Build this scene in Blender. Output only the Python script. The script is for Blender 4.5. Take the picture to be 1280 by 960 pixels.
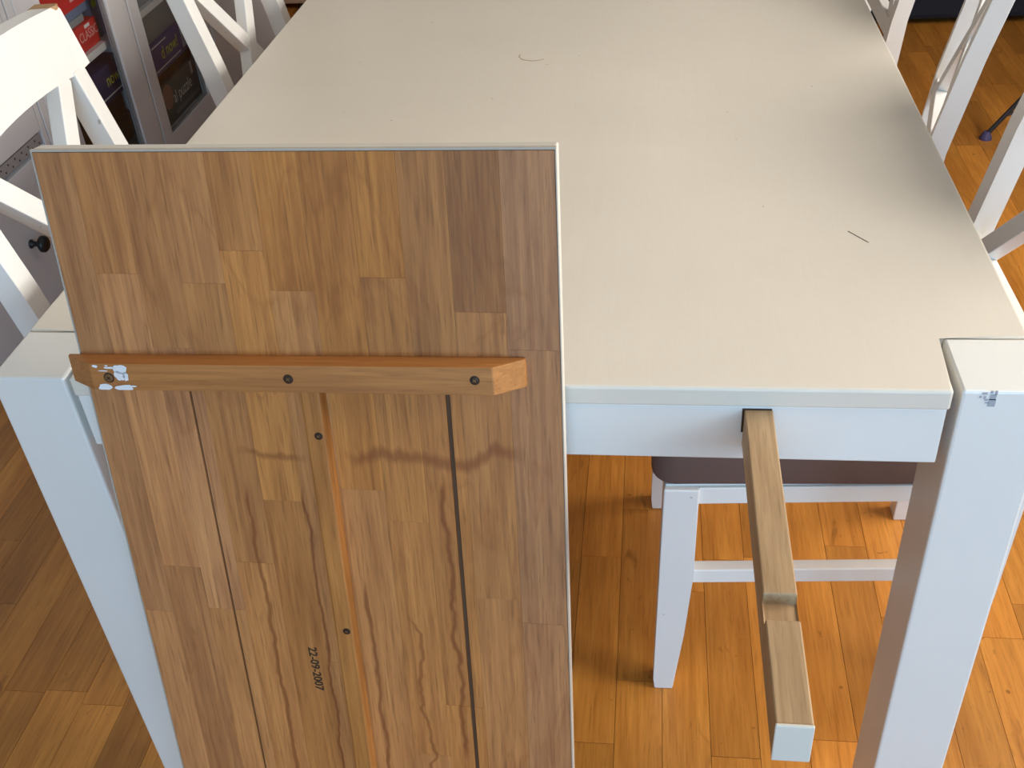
import bpy, bmesh, math, random
from mathutils import Vector, Matrix, Euler

for o in list(bpy.data.objects):
    bpy.data.objects.remove(o, do_unlink=True)
scene = bpy.context.scene
COL = scene.collection
random.seed(7)

# ------------------------------------------------------------------ camera
cam_data = bpy.data.cameras.new('camera')
cam_data.sensor_width = 36.0
cam_data.lens = 1329.12 / 1280.0 * 36.0
cam_data.clip_start = 0.02
cam = bpy.data.objects.new('camera', cam_data)
COL.objects.link(cam)
CAM_LOC = Vector((0.61532, -0.74199, 1.29916))
CAM_ROT = Euler((math.radians(53.2687), math.radians(3.7701), math.radians(6.3320)), 'XYZ')
cam.location = CAM_LOC
cam.rotation_euler = CAM_ROT
scene.camera = cam

# ------------------------------------------------------------------ world, daylight, exposure
world = bpy.data.worlds.new('sky')
scene.world = world
world.use_nodes = True
wbg = world.node_tree.nodes['Background']
wbg.inputs[0].default_value = (0.72, 0.86, 1.0, 1)
wbg.inputs[1].default_value = 1.0


def daylight(name, loc, rot, sx, sy, power, colour):
    d = bpy.data.lights.new(name, 'AREA')
    d.shape = 'RECTANGLE'
    d.size, d.size_y = sx, sy
    d.energy = power
    d.color = colour
    o = bpy.data.objects.new(name, d)
    COL.objects.link(o)
    o.location = loc
    o.rotation_euler = rot
    return o


# daylight falling in through the window of the right wall and the patio window behind the camera
daylight('daylight_right_window', (2.88, 0.35, 1.90), (0, math.radians(90), 0), 0.95, 2.0, 122, (1.0, 0.93, 0.84))
daylight('daylight_patio_window', (1.35, -2.95, 1.12), (math.radians(90), 0, 0), 2.4, 1.05, 80, (0.37, 0.68, 1.0))

scene.view_settings.view_transform = 'Standard'
scene.view_settings.look = 'None'
scene.view_settings.exposure = -0.02
scene.view_settings.gamma = 1.0
scene.view_settings.use_curve_mapping = False


# ------------------------------------------------------------------ node helpers
def new_mat(name):
    m = bpy.data.materials.new(name)
    m.use_nodes = True
    nt = m.node_tree
    return m, nt, nt.nodes['Principled BSDF']


def nd(nt, typ, **kw):
    n = nt.nodes.new(typ)
    for k, v in kw.items():
        setattr(n, k, v)
    return n


def mixc(nt, fac, a, b, mode='MIX'):
    n = nd(nt, 'ShaderNodeMix', data_type='RGBA', blend_type=mode)
    for sock, val in ((n.inputs[0], fac), (n.inputs[6], a), (n.inputs[7], b)):
        if hasattr(val, 'links'):
            nt.links.new(val, sock)
        elif isinstance(val, (tuple, list)):
            sock.default_value = (*val[:3], 1)
        else:
            sock.default_value = val
    return n.outputs[2]


def ramp(nt, src, p0, p1, v0=0.0, v1=1.0):
    n = nd(nt, 'ShaderNodeMapRange')
    n.inputs['From Min'].default_value = p0
    n.inputs['From Max'].default_value = p1
    n.inputs['To Min'].default_value = v0
    n.inputs['To Max'].default_value = v1
    nt.links.new(src, n.inputs['Value'])
    return n.outputs[0]


def math_n(nt, op, a, b=None, c=None):
    n = nd(nt, 'ShaderNodeMath', operation=op)
    for i, val in enumerate((a, b, c)):
        if val is None:
            continue
        if hasattr(val, 'links'):
            nt.links.new(val, n.inputs[i])
        else:
            n.inputs[i].default_value = val
    return n.outputs[0]


def noise(nt, vec, scale, detail=3.0, rough=0.5, dist=0.0):
    n = nd(nt, 'ShaderNodeTexNoise')
    n.inputs['Scale'].default_value = scale
    n.inputs['Detail'].default_value = detail
    n.inputs['Roughness'].default_value = rough
    n.inputs['Distortion'].default_value = dist
    nt.links.new(vec, n.inputs['Vector'])
    return n.outputs['Fac']


def obj_coord(nt, scale=(1, 1, 1)):
    t = nd(nt, 'ShaderNodeTexCoord')
    mp = nd(nt, 'ShaderNodeMapping')
    mp.inputs['Scale'].default_value = scale
    nt.links.new(t.outputs['Object'], mp.inputs['Vector'])
    return mp.outputs[0]


def bump(nt, bsdf, height, strength, dist=0.001):
    b = nd(nt, 'ShaderNodeBump')
    b.inputs['Strength'].default_value = strength
    b.inputs['Distance'].default_value = dist
    nt.links.new(height, b.inputs['Height'])
    nt.links.new(b.outputs[0], bsdf.inputs['Normal'])


def plain(name, col, rough=0.5, metal=0.0, spec=None):
    m, nt, b = new_mat(name)
    c = noise(nt, obj_coord(nt), 9.0, 3)
    f = ramp(nt, c, 0.3, 0.7)
    nt.links.new(mixc(nt, f, tuple(x * 0.94 for x in col), tuple(min(1, x * 1.05) for x in col)), b.inputs['Base Color'])
    b.inputs['Roughness'].default_value = rough
    b.inputs['Metallic'].default_value = metal
    if spec is not None:
        b.inputs['Specular IOR Level'].default_value = spec
    return m


def paint(name, col, rough=0.38, streak=(60, 6, 60), bstr=0.25, wear=0.0):
    """brush-applied paint: fine brush relief, a little uneven in tone"""
    m, nt, b = new_mat(name)
    v = obj_coord(nt, streak)
    n1 = noise(nt, v, 1.0, 4, 0.55, 0.4)
    v2 = obj_coord(nt)
    n2 = noise(nt, v2, 5.0, 3)
    base = mixc(nt, ramp(nt, n2, 0.3, 0.7), tuple(x * 0.965 for x in col), tuple(min(1, x * 1.02) for x in col))
    if wear:
        n3 = noise(nt, v2, 55.0, 2)
        base = mixc(nt, ramp(nt, n3, 0.745, 0.765, 0, wear), base, (0.2, 0.15, 0.1))
    nt.links.new(base, b.inputs['Base Color'])
    n4 = noise(nt, v2, 28.0, 3)
    h = math_n(nt, 'ADD', math_n(nt, 'MULTIPLY', n1, 0.6), math_n(nt, 'MULTIPLY', n4, 0.8))
    b.inputs['Roughness'].default_value = rough
    bump(nt, b, h, bstr, 0.0012)
    return m


def wood(name, dark, light, grain, rough=0.45, tone_amt=0.5, warm=(1, 1, 1), stain=0.0, pores=0.35, bstr=0.2, freq=1.0, grey=0.0, knots=0.0, sat=False, marks=()):
    """grain: axis index along the fibres; per-piece attribute 'tone' shifts and tints the piece"""
    m, nt, b = new_mat(name)
    at = nd(nt, 'ShaderNodeAttribute', attribute_name='tone')
    tone = at.outputs['Fac']
    t = nd(nt, 'ShaderNodeTexCoord')
    cb = nd(nt, 'ShaderNodeCombineXYZ')
    for i, k in enumerate((13.7, 29.1, 41.3)):
        nt.links.new(math_n(nt, 'MULTIPLY', tone, k), cb.inputs[i])
    ad = nd(nt, 'ShaderNodeVectorMath', operation='ADD')
    nt.links.new(t.outputs['Object'], ad.inputs[0])
    nt.links.new(cb.outputs[0], ad.inputs[1])

    def mp(across, along):
        s = [across] * 3
        s[grain] = along
        q = nd(nt, 'ShaderNodeMapping')
        q.inputs['Scale'].default_value = s
        nt.links.new(ad.outputs[0], q.inputs['Vector'])
        return q.outputs[0]
    broad = noise(nt, mp(26 * freq, 2.6 * freq), 1.0, 3, 0.55, 1.1)
    fine = noise(nt, mp(210 * freq, 9 * freq), 1.0, 4, 0.6, 0.3)
    pore = noise(nt, mp(520 * freq, 26 * freq), 1.0, 2, 0.5, 0.0)
    f = math_n(nt, 'ADD', math_n(nt, 'MULTIPLY', broad, 0.5), math_n(nt, 'MULTIPLY', fine, 0.5))
    c = mixc(nt, ramp(nt, f, 0.32, 0.68), dark, light)
    c = mixc(nt, ramp(nt, pore, 0.55, 0.75, 0, pores), c, tuple(x * 0.42 for x in dark))
    # per-piece tone
    tv = math_n(nt, 'ADD', math_n(nt, 'MULTIPLY', tone, tone_amt), 1.0 - tone_amt * 0.5)
    hv = nd(nt, 'ShaderNodeHueSaturation')
    nt.links.new(tv, hv.inputs['Value'])
    nt.links.new(c, hv.inputs['Color'])
    if grey:
        sv = math_n(nt, 'FRACT', math_n(nt, 'MULTIPLY', tone, 7.31))
        nt.links.new(ramp(nt, sv, 0, 1, 1.0 - grey, 1.08), hv.inputs['Saturation'])
    if sat:
        sa = nd(nt, 'ShaderNodeAttribute', attribute_name='richness')
        nt.links.new(sa.outputs['Fac'], hv.inputs['Saturation'])
    c = hv.outputs[0]
    if marks:
        sp = nd(nt, 'ShaderNodeSeparateXYZ')
        nt.links.new(t.outputs['Object'], sp.inputs[0])
        for (run, cross, lo_, hi_, centre, amp, fq, wid, strength, seed) in marks:
            r_ = sp.outputs[run]
            wv = nd(nt, 'ShaderNodeCombineXYZ')
            nt.links.new(math_n(nt, 'MULTIPLY', r_, fq), wv.inputs[0])
            wv.inputs[1].default_value = seed
            wob = noise(nt, wv.outputs[0], 1.0, 3, 0.6, 0.0)
            pos = math_n(nt, 'ADD', math_n(nt, 'MULTIPLY', math_n(nt, 'SUBTRACT', wob, 0.5), amp), centre)
            d_ = math_n(nt, 'ABSOLUTE', math_n(nt, 'SUBTRACT', sp.outputs[cross], pos))
            soft = noise(nt, mp(160, 30), 1.0, 2)
            m1 = ramp(nt, math_n(nt, 'ADD', d_, math_n(nt, 'MULTIPLY', math_n(nt, 'SUBTRACT', soft, 0.5), wid)), wid * 0.25, wid, strength, 0.0)
            m2 = math_n(nt, 'MULTIPLY', ramp(nt, r_, lo_, lo_ + 0.02), ramp(nt, r_, hi_ - 0.02, hi_, 1.0, 0.0))
            c = mixc(nt, math_n(nt, 'MULTIPLY', m1, m2), c, (dark[0] * 0.66, dark[1] * 0.48, dark[2] * 0.35))
    if stain:
        q = nd(nt, 'ShaderNodeMapping')
        s = [9.0] * 3
        s[grain] = 3.2
        q.inputs['Scale'].default_value = s
        nt.links.new(t.outputs['Object'], q.inputs['Vector'])
        sn = noise(nt, q.outputs[0], 1.0, 4, 0.55, 0.7)
        band = math_n(nt, 'ABSOLUTE', math_n(nt, 'SUBTRACT', sn, 0.60))
        c = mixc(nt, ramp(nt, band, 0.0, 0.022, stain, 0.0), c, (dark[0] * 0.75, dark[1] * 0.55, dark[2] * 0.4))
        kn = noise(nt, mp(34, 11), 1.0, 1, 0.4, 0.5)
        c = mixc(nt, ramp(nt, kn, 0.735, 0.80, 0, 0.7), c, tuple(x * 0.25 for x in dark))
    if knots:
        kn = noise(nt, mp(22, 9), 1.0, 3, 0.55, 1.0)
        c = mixc(nt, ramp(nt, kn, 0.66, 0.80, 0, knots), c, tuple(x * 0.38 for x in dark))
        k2 = noise(nt, mp(60, 60), 1.0, 2, 0.5, 0.3)
        c = mixc(nt, ramp(nt, k2, 0.72, 0.80, 0, knots * .8), c, tuple(x * 0.35 for x in dark))
    nt.links.new(c, b.inputs['Base Color'])
    b.inputs['Roughness'].default_value = rough
    bump(nt, b, fine, bstr, 0.0006)
    return m


def glass_mat(name):
    m, nt, b = new_mat(name)
    out = nt.nodes['Material Output']
    nt.nodes.remove(b)
    tr = nd(nt, 'ShaderNodeBsdfTransparent')
    tr.inputs[0].default_value = (0.94, 0.96, 0.96, 1)
    gl = nd(nt, 'ShaderNodeBsdfGlossy')
    gl.inputs['Roughness'].default_value = 0.03
    lw = nd(nt, 'ShaderNodeLayerWeight')
    fr5 = math_n(nt, 'POWER', lw.outputs['Facing'], 5.0)
    fr = math_n(nt, 'ADD', math_n(nt, 'MULTIPLY', fr5, 0.9), 0.035)
    mx = nd(nt, 'ShaderNodeMixShader')
    nt.links.new(fr, mx.inputs[0])
    nt.links.new(tr.outputs[0], mx.inputs[1])
    nt.links.new(gl.outputs[0], mx.inputs[2])
    nt.links.new(mx.outputs[0], out.inputs[0])
    return m


M = {
    'table': paint('cream_table_paint', (0.74, 0.68, 0.585), 0.34, (70, 7, 70), 0.38),
    'tleg': paint('cream_paint_cool_lit', (0.79, 0.785, 0.75), 0.4, (60, 60, 6), 0.2, 0.0),  # same cream as the tabletop, whitened to stand in for cool daylight
    'chair': paint('white_chair_paint', (0.83, 0.82, 0.79), 0.36, (50, 50, 8), 0.12, 0.5),
    'leafpaint': paint('off_white_leaf_paint', (0.66, 0.63, 0.56), 0.45, (30, 60, 30), 0.4, 0.5),
    'oak': wood('oak_staves', (0.29, 0.098, 0.021), (0.60, 0.250, 0.062), 2, 0.6, 0.75, stain=0.22, pores=0.45, sat=True, marks=(
        (0, 2, 0.232, 0.405, 0.694, 0.050, 22.0, 0.0095, 0.6, 3.1),
        (2, 0, 0.33, 0.68, 0.325, 0.022, 14.0, 0.0035, 0.75, 8.3),
        (2, 0, 0.20, 0.56, 0.240, 0.020, 12.0, 0.0028, 0.7, 1.7),
        (2, 0, 0.22, 0.52, 0.288, 0.046, 16.0, 0.0028, 0.6, 5.9),
        (2, 0, 0.22, 0.66, 0.191, 0.016, 15.0, 0.0022, 0.8, 11.3),
        (2, 0, 0.25, 0.66, 0.136, 0.020, 13.0, 0.0030, 0.7, 14.9),
        (0, 2, 0.130, 0.205, 0.690, 0.030, 30.0, 0.0050, 0.5, 17.7))),
    'oakbat': wood('oak_batten', (0.33, 0.125, 0.030), (0.56, 0.24, 0.068), 0, 0.6, 0.3),
    'oaklong': wood('oak_long_batten', (0.27, 0.098, 0.020), (0.56, 0.235, 0.058), 2, 0.5, 0.3),
    'oakcore': wood('dark_oak_core', (0.07, 0.03, 0.012), (0.12, 0.055, 0.02), 2, 0.7, 0.1),
    'liplip': paint('worn_edge_paint', (0.47, 0.42, 0.35), 0.6, (30, 60, 30), 0.5, 0.8),
    'rail': wood('worn_beech_rail', (0.33, 0.20, 0.098), (0.57, 0.395, 0.22), 1, 0.6, 0.3),
    'floor': wood('beech_parquet', (0.44, 0.152, 0.019), (0.70, 0.292, 0.050), 1, 0.40, 0.42, pores=0.35, bstr=0.12, freq=0.8, knots=0.85),
    'joint': plain('dark_floor_joint', (0.20, 0.085, 0.022), 0.8),
    'brown': plain('brown_suede', (0.14, 0.082, 0.066), 0.9),
    'cab': paint('grey_white_cabinet_paint', (0.77, 0.77, 0.79), 0.4, (40, 40, 6), 0.08),
    'cabin': plain('cabinet_interior', (0.30, 0.28, 0.27), 0.7),
    'black': plain('black_knob', (0.012, 0.013, 0.015), 0.35),
    'blackm': plain('black_metal', (0.015, 0.014, 0.018), 0.4),
    'purple': plain('purple_rubber', (0.06, 0.045, 0.12), 0.6),
    'screw': plain('bronze_screw', (0.26, 0.16, 0.07), 0.4, 0.7),
    'screwd': plain('dark_screw', (0.05, 0.03, 0.02), 0.45, 0.6),
    'hole': plain('drilled_hole', (0.05, 0.022, 0.009), 0.8),
    'ink': plain('stamp_ink', (0.055, 0.025, 0.010), 0.8),
    'white': plain('white_paint_smear', (0.78, 0.78, 0.80), 0.5),
    'scratch': plain('scratch', (0.16, 0.12, 0.09), 0.8),
    'smudge': plain('grey_smudge', (0.38, 0.40, 0.44), 0.8),
    'chip': plain('bare_wood_chip', (0.45, 0.27, 0.13), 0.7),
    'stain': plain('brown_ring_stain', (0.42, 0.32, 0.22), 0.7),
    'wall': paint('white_wall', (0.36, 0.34, 0.31), 0.85, (10, 10, 10), 0.1),
    'glass': glass_mat('clear_glass'),
    'navy': plain('navy_fabric', (0.012, 0.013, 0.022), 0.9),
    'tan': plain('tan_card', (0.50, 0.34, 0.22), 0.8),
    'red': plain('red_box', (0.6, 0.03, 0.03), 0.45),
    'bluebox': plain('blue_grey_box', (0.15, 0.2, 0.32), 0.5),
    'navybox': plain('dark_blue_box', (0.05, 0.05, 0.14), 0.5),
    'purpbox': plain('violet_blue_box', (0.13, 0.12, 0.32), 0.5),
    'tealbox': plain('slate_green_box', (0.09, 0.14, 0.155), 0.5),
    'greybox': plain('slate_grey_box', (0.24, 0.27, 0.29), 0.5),
    'darkbox': plain('dark_brown_box', (0.08, 0.045, 0.035), 0.6),
    'yellow': plain('yellow_print', (0.75, 0.76, 0.06), 0.5),
    'green': plain('green_print', (0.45, 0.68, 0.05), 0.5),
    'print': plain('white_print', (0.8, 0.8, 0.82), 0.5),
    'pale': plain('pale_red_print', (0.75, 0.42, 0.40), 0.5),
    'pink': plain('pink_reflection', (0.42, 0.26, 0.22), 0.5),
    'metal': plain('perforated_metal', (0.42, 0.41, 0.42), 0.5, 0.2),
}


# ------------------------------------------------------------------ mesh helpers
def link(name, me, parent=None):
    o = bpy.data.objects.new(name, me)
    COL.objects.link(o)
    if parent:
        o.parent = parent
    return o


def obj(name, bm, mat, parent=None, tone=None, smooth=False, rich=None):
    me = bpy.data.meshes.new(name)
    bmesh.ops.recalc_face_normals(bm, faces=bm.faces)
    bm.to_mesh(me)
    bm.free()
    me.materials.append(mat)
    if tone is not None:
        a = me.attributes.new('tone', 'FLOAT', 'POINT')
        a.data.foreach_set('value', [tone] * len(me.vertices))
    if rich is not None:
        a = me.attributes.new('richness', 'FLOAT', 'POINT')
        a.data.foreach_set('value', [rich] * len(me.vertices))
    if smooth:
        me.polygons.foreach_set('use_smooth', [True] * len(me.polygons))
    return link(name, me, parent)


def box(bm, lo, hi, bev=0.0, seg=2):
    vs = [bm.verts.new((x, y, z)) for x in (lo[0], hi[0]) for y in (lo[1], hi[1]) for z in (lo[2], hi[2])]
    q = [(0, 1, 3, 2), (4, 6, 7, 5), (0, 4, 5, 1), (2, 3, 7, 6), (0, 2, 6, 4), (1, 5, 7, 3)]
    fs = [bm.faces.new([vs[i] for i in f]) for f in q]
    if bev:
        es = list({e for f in fs for e in f.edges})
        bmesh.ops.bevel(bm, geom=es, offset=bev, segments=seg, profile=0.5, affect='EDGES')
    return bm


def bx(lo, hi, bev=0.0, seg=2):
    return box(bmesh.new(), lo, hi, bev, seg)


def prism(bm, poly, axis, a, b, bev=0.0, seg=2):
    """poly: 2-D outline in the two other axes (in order), extruded along axis from a to b"""
    def p3(p, t):
        v = [p[0], p[1]]
        v.insert(axis, t)
        return v
    A = [bm.verts.new(p3(p, a)) for p in poly]
    B = [bm.verts.new(p3(p, b)) for p in poly]
    fs = [bm.faces.new(A), bm.faces.new(list(reversed(B)))]
    n = len(poly)
    for i in range(n):
        fs.append(bm.faces.new((A[i], B[i], B[(i + 1) % n], A[(i + 1) % n])))
    if bev:
        es = list({e for f in fs for e in f.edges})
        bmesh.ops.bevel(bm, geom=es, offset=bev, segments=seg, profile=0.5, affect='EDGES')
    return bm


def beam(bm, p, q, w, d, up, bev=0.0):
    """bar of section w (across, in the plane normal to 'up') x d (along 'up')"""
    p, q, up = Vector(p), Vector(q), Vector(up).normalized()
    t = (q - p).normalized()
    s = t.cross(up).normalized()
    u2 = s.cross(t).normalized()
    vs = []
    for c in (p, q):
        for a, b in ((-1, -1), (1, -1), (1, 1), (-1, 1)):
            vs.append(bm.verts.new(c + s * (a * w / 2) + u2 * (b * d / 2)))
    fs = [bm.faces.new(vs[:4]), bm.faces.new(vs[4:][::-1])]
    for i in range(4):
        j = (i + 1) % 4
        fs.append(bm.faces.new((vs[i], vs[4 + i], vs[4 + j], vs[j])))
    if bev:
        es = list({e for f in fs for e in f.edges})
        bmesh.ops.bevel(bm, geom=es, offset=bev, segments=2, profile=0.5, affect='EDGES')
    return bm


def tube(bm, p, q, r, seg=12, r2=None):
    p, q = Vector(p), Vector(q)
    t = (q - p).normalized()
    s = t.orthogonal().normalized()
    u = t.cross(s)
    r2 = r if r2 is None else r2
    A, B = [], []
    for i in range(seg):
        a = 2 * math.pi * i / seg
        d = s * math.cos(a) + u * math.sin(a)
        A.append(bm.verts.new(p + d * r))
        B.append(bm.verts.new(q + d * r2))
    bm.faces.new(A)
    bm.faces.new(B[::-1])
    for i in range(seg):
        j = (i + 1) % seg
        bm.faces.new((A[i], B[i], B[j], A[j]))
    return bm


def lathe(bm, prof, axis_o, ax, seg=20):
    """prof: (distance along axis, radius)"""
    o, t = Vector(axis_o), Vector(ax).normalized()
    s = t.orthogonal().normalized()
    u = t.cross(s)
    rings = []
    for h, r in prof:
        rings.append([bm.verts.new(o + t * h + (s * math.cos(2 * math.pi * i / seg) + u * math.sin(2 * math.pi * i / seg)) * max(r, 1e-5)) for i in range(seg)])
    for a, b in zip(rings, rings[1:]):
        for i in range(seg):
            j = (i + 1) % seg
            bm.faces.new((a[i], b[i], b[j], a[j]))
    bm.faces.new(rings[0][::-1])
    bm.faces.new(rings[-1])
    return bm


def empty(name, loc=(0, 0, 0), rz=0.0):
    o = bpy.data.objects.new(name, None)
    COL.objects.link(o)
    o.location = loc
    o.rotation_euler = (0, 0, rz)
    o.empty_display_size = 0.05
    return o


def tag(o, label, cat, group=None):
    o['label'] = label
    o['category'] = cat
    if group:
        o['group'] = group
    return o


def struct(o):
    o['kind'] = 'structure'
    return o


def copy_tree(o, parent=None):
    c = o.copy()
    COL.objects.link(c)
    if parent:
        c.parent = parent
    for ch in list(o.children):
        copy_tree(ch, c)
    return c


def text_mesh(name, s, size, mat, parent, mtx, shear=0.0, spacing=1.0, sx=1.0, bold=0.0):
    cu = bpy.data.curves.new(name, 'FONT')
    cu.body = s
    cu.size = size
    cu.extrude = 0.0001
    cu.offset = bold
    cu.align_x = 'CENTER'
    cu.align_y = 'CENTER'
    cu.shear = shear
    cu.space_character = spacing
    tmp = bpy.data.objects.new('tmp', cu)
    COL.objects.link(tmp)
    dg = bpy.context.evaluated_depsgraph_get()
    me = bpy.data.meshes.new_from_object(tmp.evaluated_get(dg))
    bpy.data.objects.remove(tmp, do_unlink=True)
    me.transform(mtx @ Matrix.Diagonal((sx, 1, 1, 1)))
    me.name = name
    me.materials.clear()
    me.materials.append(mat)
    return link(name, me, parent)


def frame_mtx(o, xa, ya):
    xa, ya = Vector(xa).normalized(), Vector(ya).normalized()
    za = xa.cross(ya).normalized()
    m = Matrix((xa, ya, za)).transposed().to_4x4()
    m.translation = Vector(o)
    return m


# ------------------------------------------------------------------ the room
RX0, RX1, RY0, RY1, RH = -1.16, 2.75, -2.8, 6.0, 2.5
floor_root = struct(obj('floor', bx((RX0, RY0, -0.06), (RX1, RY1, -0.0035)), M['joint']))
struct(obj('ceiling', bx((RX0, RY0, RH), (RX1, RY1, RH + 0.1)), M['wall']))
struct(obj('wall_left', bx((RX0 - 0.1, RY0, -0.06), (RX0, RY1, RH)), M['wall']))
struct(obj('wall_back', bx((RX0, RY1, -0.06), (RX1, RY1 + 0.1, RH)), M['wall']))


def wall_with_hole(name, fixed_axis, a, b, span, hole):
    """wall slab between a and b on fixed_axis, span on the other, hole=(s0,s1,z0,z1)"""
    bm = bmesh.new()
    s0, s1, z0, z1 = hole

    def q(u0, u1, za, zb):
        if fixed_axis == 0:
            box(bm, (a, u0, za), (b, u1, zb))
        else:
            box(bm, (u0, a, za), (u1, b, zb))
    q(span[0], s0, -0.06, RH)
    q(s1, span[1], -0.06, RH)
    if z0 > -0.05:
        q(s0, s1, -0.06, z0)
    q(s0, s1, z1, RH)
    return struct(obj(name, bm, M['wall']))


wall_with_hole('wall_right', 0, RX1, RX1 + 0.1, (RY0, RY1), (-0.7, 1.4, 1.40, 2.4))
wall_with_hole('wall_front', 1, RY0 - 0.1, RY0, (RX0, RX1), (0.1, 2.6, 0.55, 1.7))


def window(name, fixed_axis, c, span, z, n):
    root = struct(empty(name, (0, 0, 0)))
    bm = bmesh.new()
    t = 0.03

    def q(u0, u1, za, zb):
        if fixed_axis == 0:
            box(bm, (c - t, u0, za), (c + t, u1, zb))
        else:
            box(bm, (u0, c - t, za), (u1, c + t, zb))
    q(span[0], span[0] + 0.05, z[0], z[1])
    q(span[1] - 0.05, span[1], z[0], z[1])
    q(span[0] + 0.05, span[1] - 0.05, z[0], z[0] + 0.06)
    q(span[0] + 0.05, span[1] - 0.05, z[1] - 0.06, z[1])
    for i in range(1, n):
        u = span[0] + (span[1] - span[0]) * i / n
        q(u - 0.03, u + 0.03, z[0] + 0.06, z[1] - 0.06)
    obj('window_frame', bm, M['chair'], root)
    return root


window('window_1', 0, RX1 + 0.05, (-0.7, 1.4), (1.40, 2.4), 2)
window('window_2', 1, RY0 - 0.05, (0.1, 2.6), (0.55, 1.7), 3)

# ---- parquet staves running away from the camera
RINV = CAM_ROT.to_matrix().transposed()


def project(p):
    q = RINV @ (Vector(p) - CAM_LOC)
    if q.z > -0.05:
        return None
    return 640 + 1329.12 * q.x / -q.z, 480 - 1329.12 * q.y / -q.z


def seen(x0, x1, y0, y1):
    hit = 0
    for i in range(3):
        for j in range(5):
            p = Vector((x0 + (x1 - x0) * i / 2, y0 + (y1 - y0) * j / 4, 0))
            s = project(p)
            if not s or not (0 <= s[0] <= 1280 and 0 <= s[1] <= 960):
                continue
            k = (CAM_LOC.z - 0.74) / CAM_LOC.z
            c = CAM_LOC.lerp(p, k)
            if 0 < c.x < 0.95 and 0 < c.y < 2.20:
                continue
            if 36 + (s[1] - 187) * 0.247 < s[0] < 690 and s[1] > 187:
                continue
            hit += 1
    return hit


SW = 0.0667
strips = []
nx = int((RX1 - RX0) / SW) + 1
for i in range(nx):
    x0 = RX0 + i * SW
    x1 = min(RX1, x0 + SW)
    if x1 - x0 < 0.005:
        continue
    y = RY0 - random.random() * 0.4
    while y < RY1:
        ln = random.choice((0.28, 0.36, 0.42, 0.5))* random.uniform(0.9, 1.1)
        a, b = max(RY0, y), min(RY1, y + ln)
        if b - a > 0.01:
            strips.append((x0, x1, a, b, random.random()))
        y += ln
scored = sorted(((seen(*s[:4]), -((s[0] - CAM_LOC.x) ** 2 + (s[2] - CAM_LOC.y) ** 2), k) for k, s in enumerate(strips)), reverse=True)
vis = sorted([t for t in scored if t[0] > 0], key=lambda t: -t[1])[:300]
single = {t[2] for t in vis}
g = 0.00035
rest = bmesh.new()
rest_tone = []
for k, (x0, x1, a, b, tn) in enumerate(strips):
    lo, hi = (x0 + g, a + g, -0.012), (x1 - g, b - g, random.uniform(-0.0003, 0.0))
    if k in single:
        bm = bx(lo, hi)
        for e in [e for e in bm.edges if all(v.co.z > -0.006 for v in e.verts)]:
            e.select = True
        obj('plank', bm, M['floor'], floor_root, tone=tn)
    else:
        box(rest, lo, hi)
        rest_tone += [tn] * 8
o = obj('plank_field', rest, M['floor'], floor_root)
at = o.data.attributes.new('tone', 'FLOAT', 'POINT')
at.data.foreach_set('value', rest_tone)
o['kind'] = 'stuff'

# ------------------------------------------------------------------ dining table
W, TL, H = 0.95, 2.20, 0.74
LW, LD = 0.074, 0.078
table = tag(empty('dining_table', (0, 0, 0)), 'large cream painted dining table with square corner legs and a short dark scratch on top', 'table')
NX0, NX1, NY = 0.0795, 0.869, 0.0795
outline = [(NX0, -0.0015), (NX1, -0.0015), (NX1, NY), (W, NY), (W, TL - NY), (NX1, TL - NY), (NX1, TL), (NX0, TL), (NX0, TL - NY), (0, TL - NY), (0, NY), (NX0, NY)]
top = obj('tabletop', prism(bmesh.new(), outline, 2, 0.719, H, 0.0028, 3), M['table'], table)
for lx in (0.0, W - LW):
    for ly in (0.0, TL - LD):
        leg = obj('leg', bx((lx, ly, 0.0), (lx + LW, ly + LD, H - 0.0008), 0.0025), M['tleg'], table)
        if lx > 0.5 and ly < 0.5:
            bm = bmesh.new()
            rr = random.Random(5)
            for (px, pz, w_, h_) in ((0.8985, 0.7335, .005, .006), (0.898, 0.7275, .006, .008), (0.8985, 0.7385, .002, .0025), (0.902, 0.738, .002, .004), (0.892, 0.737, .004, .0022),
                                     (0.8935, 0.733, .002, .003), (0.8945, 0.7305, .003, .002), (0.890, 0.7335, .002, .002), (0.8955, 0.7275, .003, .0015)):
                box(bm, (px, -0.0003, pz - h_ / 2), (px + w_, 0.0004, pz + h_ / 2))
            obj('smudge', bm, M['smudge'], leg)['label'] = 'small grey smudge below the top edge'
obj('end_apron', bx((NX0 + 0.001, 0.0015, 0.658), (NX1 - 0.0015, 0.022, 0.7188), 0.0015), M['tleg'], table)
obj('end_apron', bx((NX0 + 0.001, TL - 0.022, 0.658), (NX1 - 0.0015, TL - 0.0015, 0.7188), 0.0015), M['tleg'], table)
obj('side_apron', bx((0.018, LD + 0.002, 0.655), (0.040, TL - LD - 0.002, 0.7188), 0.0015), M['tleg'], table)
obj('side_apron', bx((W - 0.040, LD + 0.002, 0.655), (W - 0.018, TL - LD - 0.002, 0.7188), 0.0015), M['tleg'], table)

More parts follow.
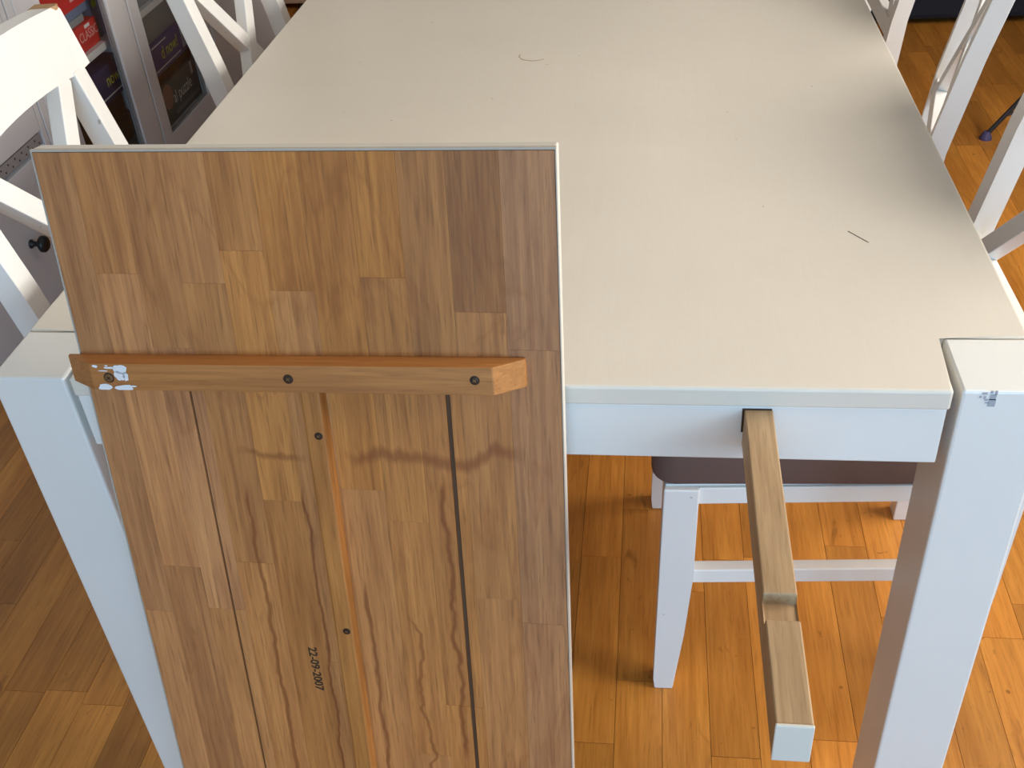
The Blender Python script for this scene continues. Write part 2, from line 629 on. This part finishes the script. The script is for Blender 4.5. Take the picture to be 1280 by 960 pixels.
# marks on the top
bm = bmesh.new()
beam(bm, (0.820, 0.274, H + 0.0001), (0.837, 0.250, H + 0.0001), 0.0011, 0.0004, (0, 0, 1))
obj('scratch', bm, M['scratch'], top)['label'] = 'short dark scratch'
bm = bmesh.new()
pts = [(0.417, 0.825), (0.416, 0.815), (0.422, 0.803), (0.430, 0.799), (0.438, 0.796), (0.446, 0.797), (0.455, 0.802)]
for i, (p, q) in enumerate(zip(pts, pts[1:])):
    beam(bm, (*p, H), (*q, H), 0.0022 if i in (2, 3, 4) else 0.0014, 0.0005, (0, 0, 1))
obj('ring_mark', bm, M['stain'], top)['label'] = 'faint curved brown mark'
bm = bmesh.new()
rr = random.Random(11)
for k in range(26):
    x, y = rr.uniform(0.1, 0.9), rr.uniform(0.12, 1.3)
    a = rr.uniform(0, 3.14)
    l = rr.uniform(0.001, 0.0035)
    beam(bm, (x, y, H), (x + l * math.cos(a), y + l * math.sin(a), H), 0.0009, 0.0003, (0, 0, 1))
sp = obj('speck', bm, M['stain'], top)
sp['kind'] = 'stuff'

# pull-out extension rail (oak, worn) through a slot in the end apron
rail = empty('extension_rail', (0, 0, 0))
rail.parent = table
RXa, RXb = 0.6985, 0.7228
zt = lambda y: 0.7180 + 0.024 * y
prof = [(0.40, zt(0.0) + 0.0004), (-0.2085, zt(-0.2085)), (-0.2095, zt(-0.2095) - 0.010), (-0.2305, zt(-0.2305) - 0.010), (-0.2315, zt(-0.2315) - 0.001), (-0.316, zt(-0.316)), (-0.316, 0.6735), (0.40, 0.678)]
rb = obj('rail_bar', prism(bmesh.new(), prof, 0, RXa, RXb, 0.0012), M['rail'], rail, tone=0.45)
capm = bx((RXa - 0.0002, -0.3183, 0.6733), (RXb + 0.0002, -0.3158, zt(-0.316) + 0.0002), 0.0008)
obj('painted_end', capm, M['leafpaint'], rail)['label'] = 'white painted end of the wooden rail'
obj('slot', bx((RXa - 0.0018, 0.0005, 0.690), (RXb - 0.001, 0.0016, 0.7160)), M['hole'], table)['label'] = 'dark slot around the pulled out rail'

# ------------------------------------------------------------------ extension leaf leaning on the table end
LL, LWD, LT = 0.971, 0.4355, 0.018
u = Vector((0.99920074, -0.03922904, 0.00767865)).normalized()
v = Vector((-4.34973e-04, 0.181411946, 0.983407096)).normalized()
n = u.cross(v).normalized()
TLF = Vector((0.10842, 0.02047, 0.95824))
leaf = empty('table_leaf')
mw = Matrix((u, -n, v)).transposed().to_4x4()
mw.translation = TLF - v * LL
leaf.matrix_world = mw
leaf.rotation_mode = 'XYZ'
tag(leaf, 'bare oak underside of a table leaf leaning upright against the table end', 'table leaf')
# local: x across from left edge, y into the board, z up from the floor end
obj('painted_face', bx((0, 0.0045, 0.0), (LWD, LT, LL), 0.0015), M['leafpaint'], leaf)['label'] = 'off-white painted top face and edges'
obj('core', bx((0.002, 0.0030, 0.002), (LWD - 0.002, 0.0050, LL - 0.002)), M['oakcore'], leaf, tone=0.5)
bm = bx((0.0, 0.0004, 0.0), (0.0016, 0.0046, LL), 0.0004, 1)
box(bm, (0.0016, 0.0002, LL - 0.0018), (LWD, 0.0046, LL))
box(bm, (LWD - 0.0008, 0.0002, 0.0), (LWD, 0.0046, LL - 0.0018))
obj('edge_lip', bm, M['liplip'], leaf)['label'] = 'thin painted edge around the bare oak'
US = [0.0022, 0.034, 0.073, 0.112, 0.151, 0.190, 0.229, 0.270, 0.309, 0.348, 0.391, LWD - 0.0012]
JT = [[.470, .81], [.107, .413, .76], [.176, .462, .84], [.1145, .403, .73], [.085, .330, .70], [.12, .52, .86], [.3135, .69], [.107, .346, .635, .9], [.21, .565, .83], [.136, .428, .77], [.169, .454, .80]]
TN = [[.42, .62, .5], [.55, .72, .50, .6], [.50, .68, .52, .5], [.60, .40, .66, .5], [.52, .66, .60, .5], [.62, .60, .52, .5], [.52, .58, .5], [.50, .48, .60, .62, .5], [.30, .50, .58, .5], [.26, .42, .50, .5], [.45, .36, .48, .5]]
GR = [(0.0985, 0.0006), (0.0995, 0.0021), (0.336, 0.0041)][1:]
rr = random.Random(3)
for i in range(len(US) - 1):
    vs_ = [0.0022] + JT[i] + [LL - 0.0006]
    for k, (v0, v1) in enumerate(zip(vs_, vs_[1:])):
        tn = TN[i][min(k, len(TN[i]) - 1)] + rr.uniform(-.04, .04)
        rich = (0.93, 0.94, 0.95, 0.98, 0.98, 1.0, 1.0, 1.0, 0.99, 0.97, 0.93)[i] + rr.uniform(-.03, .025)
        pieces = [(US[i], US[i + 1], v0, v1)]
        for gu, gw in GR:
            out = []
            for (a, b, c, d) in pieces:
                if a < gu - gw and b > gu + gw and d > 0.205:
                    if c < 0.205:
                        out.append((a, b, c, 0.205))
                        c = 0.205
                    out += [(a, gu - gw / 2, c, d), (gu + gw / 2, b, c, d)]
                else:
                    out.append((a, b, c, d))
            pieces = out
        for (a, b, c, d) in pieces:
            e_ = 0.00008
            obj('stave', bx((a + e_, rr.uniform(0, 0.00025), LL - d + e_), (b - e_, 0.0042, LL - c - e_)), M['oak'], leaf, tone=tn, rich=rich)

# cross batten, chamfered ends
bat_z = lambda x: 0.7785 + (x - 0.2) * 0.0205      # height of its middle
ang = math.atan(0.0205)
prof = [(-0.0095, 0.0), (-0.0085, -0.004), (0.0205, -0.0212), (0.3810, -0.0212), (0.4055, -0.0045), (0.4062, 0.0)]
bm = prism(bmesh.new(), prof, 2, -0.0128, 0.0128, 0.0009)
bat = obj('cross_batten', bm, M['oakbat'], leaf, tone=0.55)
bat.location = (0, 0, bat_z(0.0))
bat.rotation_euler = (0, -ang, 0)


def screw(parent, x, y, z, bright, r=0.0042):
    hm = lathe(bmesh.new(), [(0.0, r * 1.18), (0.0003, r * 1.18)], (x, y + 0.0001, z), (0, -1, 0), 18)
    s_ = obj('screw', hm, M['hole'], parent)
    hd = lathe(bmesh.new(), [(0.0, r * .86), (0.0007, r * .86), (0.0009, r * .6)], (x, y - 0.0001, z), (0, -1, 0), 18)
    obj('screw_head', hd, M['screw'] if bright else M['screwd'], s_)
    cm = bmesh.new()
    a = 0.6
    for k in range(2):
        d = Vector((math.cos(a + k * math.pi / 2), 0, math.sin(a + k * math.pi / 2)))
        c = Vector((x, y - 0.0010, z))
        beam(cm, c - d * r * .5, c + d * r * .5, r * .22, 0.0002, (0, 1, 0))
    obj('cross_slot', cm, M['hole'] if bright else M['screw'], s_)
    return s_


screw(bat, 0.0374, -0.0212, -0.0005, True)
screw(bat, 0.2034, -0.0212, 0.0003, False, 0.0038)
screw(bat, 0.3657, -0.0212, 0.0012, False, 0.0036)
# white paint smears near the left screw
bm = bmesh.new()
rr = random.Random(21)


def blob(cx, cz, rx, rz, k=14, clip=None):
    vs2 = []
    for i in range(k):
        a = 2 * math.pi * i / k
        s = rr.uniform(0.78, 1.15)
        z_ = cz + rz * s * math.sin(a)
        if clip is not None:
            z_ = max(clip, min(0.0124, z_))
        vs2.append(bm.verts.new((cx + rx * s * math.cos(a), -0.02155, z_)))
    bm.faces.new(vs2)


blob(0.0500, 0.0075, 0.0070, 0.0050, clip=-0.0124)
blob(0.0480, 0.0015, 0.0050, 0.0050)
blob(0.0535, 0.0010, 0.0030, 0.0045)
blob(0.0315, -0.0100, 0.0065, 0.0036, clip=-0.0122)
blob(0.0500, -0.0104, 0.0085, 0.0036, clip=-0.0122)
blob(0.0265, 0.0106, 0.0028, 0.0015)
blob(0.0400, 0.0092, 0.0050, 0.0010)
blob(0.0330, 0.0062, 0.0050, 0.0006)
blob(0.0590, -0.0085, 0.0030, 0.0008)
blob(0.0375, 0.0112, 0.0016, 0.0007)
obj('paint_smear', bm, M['white'], bat)['label'] = 'white paint smears around the left screw'

# long batten
prof = [(0.2070, 0.0), (0.2080, -0.0112), (0.2095, -0.0122), (0.2245, -0.0122), (0.2258, -0.0112), (0.2272, 0.0)]
lb = obj('long_batten', prism(bmesh.new(), prof, 2, 0.06, 0.7655, 0.0006), M['oaklong'], leaf, tone=0.62)
for d in (0.252, 0.4692, 0.69):
    screw(lb, 0.2195, -0.0122, LL - d, False, 0.0032)

# stamped date, reading downwards
text_mesh('date_stamp', '22-09-2007', 0.0122, M['ink'], leaf, frame_mtx((0.1757, -0.0002, LL - 0.531), (0.02, 0, -1), (1, 0, 0.02)), spacing=1.02, sx=0.97, bold=0.00022)['label'] = 'stamped date reading 22-09-2007'

# ------------------------------------------------------------------ chairs
FRONT = 0.22


def make_chair():
    root = empty('dining_chair')
    c = M['chair']
    for s in (1, -1):
        ya, yb = s * 0.2065, s * 0.1725
        prof = [(0.192, 0.0), (0.2185, 0.0), (FRONT, 0.02), (FRONT - 0.008, 0.392), (0.168, 0.392), (0.170, 0.24), (0.179, 0.12)]
        obj('front_leg', prism(bmesh.new(), prof, 1, min(ya, yb), max(ya, yb), 0.002), c, root)
        ya, yb = s * 0.189, s * 0.156
        prof = [(-0.185, 0.0), (-0.188, 0.20), (-0.192, 0.42), (-0.209, 0.55), (-0.240, 0.70), (-0.2725, 0.832), (-0.3025, 0.832), (-0.270, 0.70), (-0.240, 0.55), (-0.229, 0.42), (-0.224, 0.20), (-0.215, 0.0)]
        obj('stile', prism(bmesh.new(), prof, 1, min(ya, yb), max(ya, yb), 0.002), c, root)
        # side rail and stretcher, toed in towards the back
        bm = beam(bmesh.new(), (0.169, s * 0.192, 0.3785), (-0.193, s * 0.176, 0.3785), 0.020, 0.027, (0, 0, 1), 0.0015)
        obj('seat_rail', bm, c, root)
        bm = beam(bmesh.new(), (0.171, s * 0.190, 0.230), (-0.189, s * 0.173, 0.230), 0.018, 0.024, (0, 0, 1), 0.0015)
        obj('stretcher', bm, c, root)
    obj('seat_rail', bx((0.184, -0.172, 0.365), (0.204, 0.172, 0.392), 0.0015), c, root)
    obj('seat_rail', bx((-0.222, -0.156, 0.365), (-0.202, 0.156, 0.392), 0.0015), c, root)
    obj('seat', prism(bmesh.new(), [(FRONT - 0.010, -0.200), (FRONT - 0.010, 0.200), (-0.19, 0.183), (-0.19, -0.183)], 2, 0.3922, 0.3960, 0.001), c, root)
    # top rail: bowed backwards, slightly arched
    bm = bmesh.new()
    N = 14
    secs = []
    for i in range(N + 1):
        y = -0.199 + 0.398 * i / N
        t = y / 0.199
        bow = -0.016 * (1 - t * t)
        z0, z1 = 0.824 + 0.010 * (1 - t * t), 0.908 + 0.008 * (1 - t * t)
        x0, x1 = -0.268 + bow, -0.285 + bow
        r = 0.006 if abs(t) > 0.99 else 0.0
        secs.append([bm.verts.new(p) for p in ((x0, y, z0 + r), (x1, y, z1 - r), (x1 - 0.004, y, z1), (x1 - 0.026, y, z1 + 0.0), (x1 - 0.031, y, z1 - r - .004), (x0 - 0.036, y, z0 + r))])
    for a, b in zip(secs, secs[1:]):
        for k in range(6):
            j = (k + 1) % 6
            bm.faces.new((a[k], b[k], b[j], a[j]))
    bm.faces.new(secs[0])
    bm.faces.new(secs[-1][::-1])
    obj('top_rail', bm, c, root)
    obj('lower_back_rail', beam(bmesh.new(), (-0.2200, -0.157, 0.522), (-0.2200, 0.157, 0.522), 0.022, 0.034, (-.17, 0, 1), 0.0015), c, root)
    nrm = Vector((1, 0, 0.215)).normalized()
    for s in (1, -1):
        p = Vector((-0.2235, s * -0.130, 0.530))
        q = Vector((-0.2900, s * 0.140, 0.832))
        m_ = (p + q) / 2 + Vector((-0.004, 0, 0))
        off = nrm * (0.0006 * s)
        bm = beam(bmesh.new(), p + off, q + off, 0.030, 0.021, nrm, 0.0015)
        obj('cross_brace', bm, c, root)
    return root


chair0 = make_chair()
GRP = 'white cross-back chairs around the table'
spots = [
    ((0.845, 0.4565), 180.76, 'white cross-back chair with a brown seat cushion, pushed in behind the pulled out rail'),
    ((0.884, 1.105), 166.0, 'white cross-back chair at an angle, middle of the three along the right of the table'),
    ((0.885, 1.68), 180.0, 'white cross-back chair along the right table edge nearest the dark sofa'),
    ((0.147, 0.405), 4.0, 'white cross-back chair with a chipped top rail corner, before the grey drawer with black knob'),
    ((0.150, 1.080), 0.0, 'white cross-back chair in front of the right glass door of the cabinet'),
    ((0.200, 1.86), 0.0, 'white cross-back chair along the left table edge nearest the tan box'),
]
chairs = []
for k, ((cx, cy), rz, lab) in enumerate(spots):
    ch = chair0 if k == 0 else copy_tree(chair0)
    ch.location = (cx, cy, 0)
    ch.rotation_euler = (0, 0, math.radians(rz))
    tag(ch, lab, 'chair', GRP)
    chairs.append(ch)
# bare wood chip on the far top corner of the near left chair
bm = bmesh.new()
prism(bm, [(-0.318, 0.176), (-0.2905, 0.178), (-0.2850, 0.190), (-0.2870, 0.1992), (-0.318, 0.1994)], 2, 0.9035, 0.9096, 0.001)
obj('paint_chip', bm, M['chip'], chairs[3])['label'] = 'chipped bare wood corner'

# brown cushion on the near right chair
bm = bmesh.new()
prism(bm, [(0.225, -0.209), (0.225, 0.209), (-0.178, 0.194), (-0.178, -0.194)], 2, 0.3962, 0.452)
vert_e = [e for e in bm.edges if abs(e.verts[0].co.z - e.verts[1].co.z) > 0.02]
bmesh.ops.bevel(bm, geom=vert_e, offset=0.03, segments=5, profile=0.5, affect='EDGES')
hor = [e for e in bm.edges if abs(e.verts[0].co.z - e.verts[1].co.z) < 1e-4 and len({round(f.normal.z, 1) for f in e.link_faces}) > 1]
bm.normal_update()
hor = [e for e in bm.edges if len(e.link_faces) == 2 and abs(abs(e.link_faces[0].normal.z) - abs(e.link_faces[1].normal.z)) > 0.5]
bmesh.ops.bevel(bm, geom=hor, offset=0.010, segments=4, profile=0.5, affect='EDGES')
cu = obj('seat_cushion', bm, M['brown'], None, smooth=True)
cu.location = (0.845, 0.4565, 0)
cu.rotation_euler = (0, 0, math.pi)
tag(cu, 'dark brown suede cushion on the chair seat below the table end', 'cushion')

# ------------------------------------------------------------------ storage wall on the left
CX = -0.74          # front plane
CB = RX0 + 0.004    # back
cab = M['cab']


def door_panel(parent, y0, y1, z0, z1, x=CX, th=0.02, inset=0.0, name='door'):
    return obj(name, bx((x - th, y0, z0), (x, y1, z1), 0.0015), cab, parent)


# near cupboard: tall door, perforated strip, drawer with black knob
A0, A1 = 0.90, 1.388
cu_a = tag(empty('cupboard', (CX - 0.2, (A0 + A1) / 2, 0)), 'grey-white cupboard with a black drawer knob, left of the glass doors', 'cabinet')


def lx(bm):
    bmesh.ops.translate(bm, vec=Vector((-(CX - 0.2), -(A0 + A1) / 2, 0)), verts=bm.verts)
    return bm


obj('body', lx(bx((CB, A0, 0.0), (CX - 0.022, A1, 1.95))), cab, cu_a)
obj('plinth', lx(bx((CX - 0.0215, A0 + .002, 0.0), (CX - 0.012, A1 - .002, 0.028))), cab, cu_a)
obj('frame_post', lx(bx((CX - 0.0215, 1.370, 0.03), (CX - 0.002, A1, 1.95), 0.001)), cab, cu_a)
obj('door', lx(bx((CX - 0.0215, A0, 0.404), (CX, 1.366, 1.95), 0.002)), cab, cu_a)
st = obj('perforated_strip', lx(bx((CX - 0.0215, A0, 0.372), (CX - 0.006, 1.366, 0.398), 0.001)), M['metal'], cu_a)
bm = bmesh.new()
for k in range(30):
    yy = A0 + 0.012 + k * 0.0152
    zz = 0.379 if k % 2 else 0.390
    tube(bm, (CX - 0.0062, yy, zz), (CX - 0.0056, yy, zz), 0.0024, 10)
ho = obj('perforation', lx(bm), M['hole'], st)
dr = obj('drawer', lx(bx((CX - 0.0215, A0, 0.031), (CX, 1.366, 0.366), 0.002)), cab, cu_a)
kb = lathe(bmesh.new(), [(0.0, 0.0105), (0.003, 0.0095), (0.005, 0.006), (0.018, 0.006), (0.022, 0.014), (0.026, 0.0185), (0.033, 0.0185), (0.038, 0.014), (0.0395, 0.006)], (CX - 0.0005, 1.185, 0.216), (1, 0, 0), 24)
obj('knob', lx(kb), M['black'], dr, smooth=True)['label'] = 'round black knob'

# glass cabinet
B0, B1 = 1.392, 2.415
gc = tag(empty('glass_cabinet', (CX - 0.2, (B0 + B1) / 2, 0)), 'grey-white cabinet with two glass doors and board games inside', 'cabinet')


def lg(bm):
    bmesh.ops.translate(bm, vec=Vector((-(CX - 0.2), -(B0 + B1) / 2, 0)), verts=bm.verts)
    return bm


XB = CX - 0.0225
obj('side_panel', lg(bx((CB, B0, 0), (XB, B0 + 0.02, 1.95))), cab, gc)
obj('side_panel', lg(bx((CB, B1 - 0.02, 0), (XB, B1, 1.95))), cab, gc)
obj('back_panel', lg(bx((CB, B0 + .02, 0), (CB + 0.01, B1 - .02, 1.95))), M['cabin'], gc)
obj('divider', lg(bx((CB + .01, 1.918, 0.102), (XB, 1.936, 1.93))), cab, gc)
obj('base_panel', lg(bx((CB + .01, B0 + .02, 0.085), (XB, B1 - .02, 0.1015))), cab, gc)
obj('plinth', lg(bx((CX - 0.03, B0 + .02, 0.0), (CX - 0.0235, B1 - .02, 0.0845))), cab, gc)
obj('top_panel', lg(bx((CB, B0 + .02, 1.93), (XB, B1 - .02, 1.95))), cab, gc)
SHL = [0.4275, 0.80, 1.16, 1.52]
for z in SHL:
    obj('shelf', lg(bx((CB + .01, B0 + .02, z), (CX - 0.036, 1.918, z + 0.018))), cab, gc)
    obj('shelf', lg(bx((CB + .01, 1.936, z), (CX - 0.036, B1 - .02, z + 0.018))), cab, gc)


def glass_door(y0, y1, g0, g1, gz):
    z0, z1 = 0.035, 1.945
    d = obj('door', lg(bx((CX - 0.0215, y0, z0), (CX, g0, z1), 0.002)), cab, gc)
    for lo, hi in (((CX - 0.0215, g1, z0), (CX, y1, z1)), ((CX - 0.0215, g0, z0), (CX, g1, gz)), ((CX - 0.0215, g0, z1 - .07), (CX, g1, z1))):
        obj('door_rail', lg(bx(lo, hi, 0.0015)), cab, d)
    bm = bmesh.new()
    bd = 0.005
    for lo, hi in (((g0, gz), (g0 + bd, z1 - .07)), ((g1 - bd, gz), (g1, z1 - .07)), ((g0 + bd, gz), (g1 - bd, gz + bd))):
        box(bm, (CX - 0.016, lo[0], lo[1]), (CX - 0.006, hi[0], hi[1]))
    obj('bead', lg(bm), M['cabin'], d)
    obj('pane', lg(bx((CX - 0.014, g0 + .001, gz + .001), (CX - 0.011, g1 - .001, z1 - .071))), M['glass'], d)
    return d


glass_door(1.4215, 1.918, 1.527, 1.819, 0.121)
glass_door(1.9275, 2.352, 1.984, 2.290, 0.121)
obj('frame_post', lg(bx((CX - 0.0215, B0, 0.035), (CX - 0.001, 1.4195, 1.945), 0.0015)), cab, gc)
obj('frame_post', lg(bx((CX - 0.0215, 2.354, 0.035), (CX - 0.001, B1, 1.945), 0.0015)), cab, gc)

# far cupboard
C0, C1 = 2.42, 2.965
fc = tag(empty('cupboard', (CX - 0.2, (C0 + C1) / 2, 0)), 'plain grey-white cupboard with a closed door, right of the glass doors', 'cabinet')


def lc(bm):
    bmesh.ops.translate(bm, vec=Vector((-(CX - 0.2), -(C0 + C1) / 2, 0)), verts=bm.verts)
    return bm


obj('body', lc(bx((CB, C0, 0.0), (CX - 0.022, C1, 1.95))), cab, fc)
fd = obj('door', lc(bx((CX - 0.0215, C0 + .002, 0.035), (CX, C1, 1.945), 0.002)), cab, fc)
kb = lathe(bmesh.new(), [(0.0, 0.0095), (0.003, 0.0085), (0.005, 0.0055), (0.017, 0.0055), (0.021, 0.012), (0.025, 0.0165), (0.031, 0.0165), (0.0365, 0.006)], (CX - 0.0005, C1 - 0.05, 1.05), (1, 0, 0), 20)
obj('knob', lc(kb), M['black'], fd, smooth=True)


# board game boxes behind the glass
def game(label, mat, y0, y1, z0, z1, xf=-0.79, depth=0.24, group='board games in the glass cabinet'):
    root = empty('game_box', (xf - depth / 2, (y0 + y1) / 2, z0))
    h, w = z1 - z0, y1 - y0
    d2 = depth / 2
    obj('box_base', bx((-d2, -w / 2 + .001, 0.0), (d2 - .001, w / 2 - .001, h * .35)), mat, root)
    obj('lid', bx((-d2 - .0005, -w / 2, h * .2), (d2, w / 2, h), 0.001), mat, root)
    tag(root, label, 'board game', group)
    return root, d2, w, h


def print_on(root, d2, s, size, mat, y, z, sx=1.0, shear=0.0):
    return text_mesh('lettering', s, size, mat, root, frame_mtx((d2 + 0.0004, y, z), (0, 1, 0), (0, 0, 1)), sx=sx, shear=shear)


zs = 0.4455
r_, d2, w_, h_ = game('red board game box lettered CLASSIC on the left shelf', M['red'], 1.705, 1.835, zs + 0.0005, zs + 0.062)
print_on(r_, d2, 'CLASSIC', 0.032, M['pale'], 0.012, 0.034, 0.85)
obj('badge', bx((d2, 0.0, 0.050), (d2 + .0004, 0.028, 0.058)), M['print'], r_)
game('slate grey game box lying on the red one lettered CLASSIC', M['greybox'], 1.690, 1.80, zs + 0.063, zs + 0.080, -0.80)
r_, d2, w_, h_ = game('blue-grey game box with a green shape at the left shelf end', M['bluebox'], 1.840, 1.905, zs + 0.0005, zs + 0.105, -0.80)
bm = lathe(bmesh.new(), [(0, 0.013), (0.0005, 0.013)], (d2, -0.005, 0.085), (1, 0, 0), 9)
obj('green_shape', bm, M['green'], r_)
r_, d2, w_, h_ = game('blue-grey game box under the large red box', M['bluebox'], 1.700, 1.835, zs + 0.081, zs + 0.1085, -0.80)
r_, d2, w_, h_ = game('large red game box with white lines and a yellow ring', M['red'], 1.600, 1.850, zs + 0.1090, zs + 0.19, -0.785)
for k in range(3):
    obj('print_line', bx((d2, 0.005, 0.018 + 0.014 * k), (d2 + .0004, 0.085, 0.023 + 0.014 * k)), M['pale'], r_)
bm = lathe(bmesh.new(), [(0, 0.014), (0.0004, 0.014)], (d2, 0.105, 0.045), (1, 0, 0), 20)
obj('ring', bm, M['yellow'], r_)
bm = lathe(bmesh.new(), [(0, 0.009), (0.0004, 0.009)], (d2 + .0004, 0.105, 0.045), (1, 0, 0), 20)
obj('ring_centre', bm, M['hole'], r_)
game('dark blue game box left of the one lettered CLASSIC', M['navybox'], 1.480, 1.69, zs + 0.0005, zs + 0.108)
# below the left shelf
zb = 0.102
game('dark brown game box on the bottom of the left compartment', M['darkbox'], 1.60, 1.90, zb + .0002, zb + 0.13, -0.80)
game('dark brown game box second from the bottom of the left compartment', M['darkbox'], 1.58, 1.89, zb + 0.1305, zb + 0.195, -0.81)
r_, d2, w_, h_ = game('dark blue game box lettered now! in yellow below the left shelf', M['navybox'], 1.66, 1.912, zb + 0.1955, zb + 0.285, -0.79)
print_on(r_, d2, 'now!', 0.045, M['yellow'], 0.055, 0.050, 0.95)
obj('print_line', bx((d2, -0.04, 0.012), (d2 + .0004, 0.115, 0.016)), M['print'], r_)
game('slate green game box standing at the bottom front of the left compartment', M['tealbox'], 1.79, 1.90, zb + .0002, zb + 0.07, -0.775, 0.02)
# right compartment
r_, d2, w_, h_ = game('slate green game box with white lettering at the bottom right', M['tealbox'], 2.04, 2.375, zb + .0002, zb + 0.115)
print_on(r_, d2, 'al puzzle', 0.050, M['print'], 0.015, 0.060, 0.85)
obj('print_band', bx((d2, -0.06, 0.012), (d2 + .0004, 0.13, 0.024)), M['greybox'], r_)
bm = lathe(bmesh.new(), [(0, 0.036), (0.0004, 0.036)], (d2, -0.092, 0.078), (1, 0, 0), 20)
obj('pink_reflection', bm, M['pink'], r_)  # pinkish round reflection, painted as a flat disc on the box front
obj('pale_print', bx((d2, 0.10, 0.075), (d2 + .0004, 0.115, 0.112)), M['print'], r_)
game('dark brown game box between the slate green and the violet one', M['darkbox'], 2.03, 2.37, zb + 0.1155, zb + 0.148, -0.80)
r_, d2, w_, h_ = game('violet blue game box lettered now! in yellow behind the right door', M['purpbox'], 2.02, 2.335, zb + 0.1485, zb + 0.235)
print_on(r_, d2, 'd now!', 0.050, M['yellow'], 0.030, 0.046, 0.9)
obj('print_line', bx((d2, -0.09, 0.010), (d2 + .0004, 0.10, 0.014)), M['print'], r_)
obj('print_line', bx((d2, -0.09, 0.076), (d2 + .0004, 0.02, 0.080)), M['print'], r_)
obj('pale_print', bx((d2, 0.122, 0.012), (d2 + .0004, 0.150, 0.080)), M['print'], r_)
game('slate grey game box on top of the violet blue one', M['greybox'], 2.10, 2.36, zb + 0.2355, zb + 0.31, -0.80)
game('dark brown narrow game box beside the slate grey one', M['darkbox'], 2.00, 2.095, zb + 0.2355, zb + 0.30, -0.80)
r_, d2, w_, h_ = game('grey game box with pale lettering on the right shelf', M['greybox'], 1.98, 2.33, zs + .0005, zs + 0.09, -0.79)
obj('print_band', bx((d2, -0.10, 0.03), (d2 + .0004, 0.10, 0.04)), M['print'], r_)

# tan box on the floor beyond the cupboards
tb = tag(empty('storage_box', (-0.92, 3.68, 0)), 'tan box raised on short feet on the floor beyond the cupboards', 'box')
obj('body', bx((-0.17, -0.22, 0.03), (0.17, 0.22, 0.42), 0.004), M['tan'], tb)
obj('lid', bx((-0.175, -0.225, 0.4205), (0.175, 0.225, 0.45), 0.004), M['tan'], tb)
for sx_ in (-.14, .14):
    for sy_ in (-.18, .18):
        obj('foot', bx((sx_ - .02, sy_ - .02, 0), (sx_ + .02, sy_ + .02, 0.0298)), M['hole'], tb)

# dark sofa at the far right
sf = tag(empty('sofa', (1.85, 3.49, 0)), 'very dark navy sofa standing at the far right', 'sofa')
obj('base', bx((-0.75, -0.42, 0.02), (0.75, 0.42, 0.26), 0.02), M['navy'], sf)
obj('backrest', bx((-0.75, 0.20, 0.262), (0.75, 0.42, 0.82), 0.05), M['navy'], sf)
for s in (-1, 1):
    obj('armrest', bx((s * 0.66 - .095, -0.44, 0.01), (s * 0.66 + .095, 0.19, 0.60), 0.03), M['navy'], sf)
    obj('seat_cushion', bx((s * 0.28 - .275, -0.44, 0.264), (s * 0.28 + .275, 0.195, 0.43), 0.04), M['navy'], sf)
    obj('foot', bx((s * 0.6 - .03, -.38, 0), (s * 0.6 + .03, -.32, 0.0195)), M['hole'], sf)

# black music stand: only one tripod foot reaches into view
ms = tag(empty('music_stand', (1.86, 2.22, 0)), 'black metal stand on tripod legs with a purple rubber tip', 'music stand')
fx = Vector((1.530 - 1.86, 2.140 - 2.22, 0.012))
base_a = math.atan2(fx.y, fx.x)
rl = math.hypot(fx.x, fx.y)
for k in range(3):
    a = base_a + k * 2 * math.pi / 3
    d = Vector((math.cos(a), math.sin(a), 0))
    foot = d * rl + Vector((0, 0, 0.012))
    lg_ = obj('leg', tube(bmesh.new(), foot, d * 0.012 + Vector((0, 0, 0.40)), 0.0065, 10), M['blackm'], ms)
    obj('brace', tube(bmesh.new(), foot.lerp(d * 0.012 + Vector((0, 0, 0.40)), 0.13), d * 0.012 + Vector((0, 0, 0.13)), 0.0045, 8), M['blackm'], ms)
    obj('rubber_tip', lathe(bmesh.new(), [(0.0, 0.017), (0.006, 0.016), (0.022, 0.008)], d * rl, (0, 0, 1), 14), M['purple'], lg_)
obj('column', tube(bmesh.new(), (0, 0, 0.12), (0, 0, 1.05), 0.010, 12), M['blackm'], ms)
obj('desk', beam(bmesh.new(), (-0.02, -0.24, 1.15), (-0.02, 0.24, 1.15), 0.012, 0.32, (0.4, 0, 1), 0.003), M['blackm'], ms)
obj('ledge', bx((-0.13, -0.24, 1.000), (-0.075, 0.24, 1.008)), M['blackm'], ms)
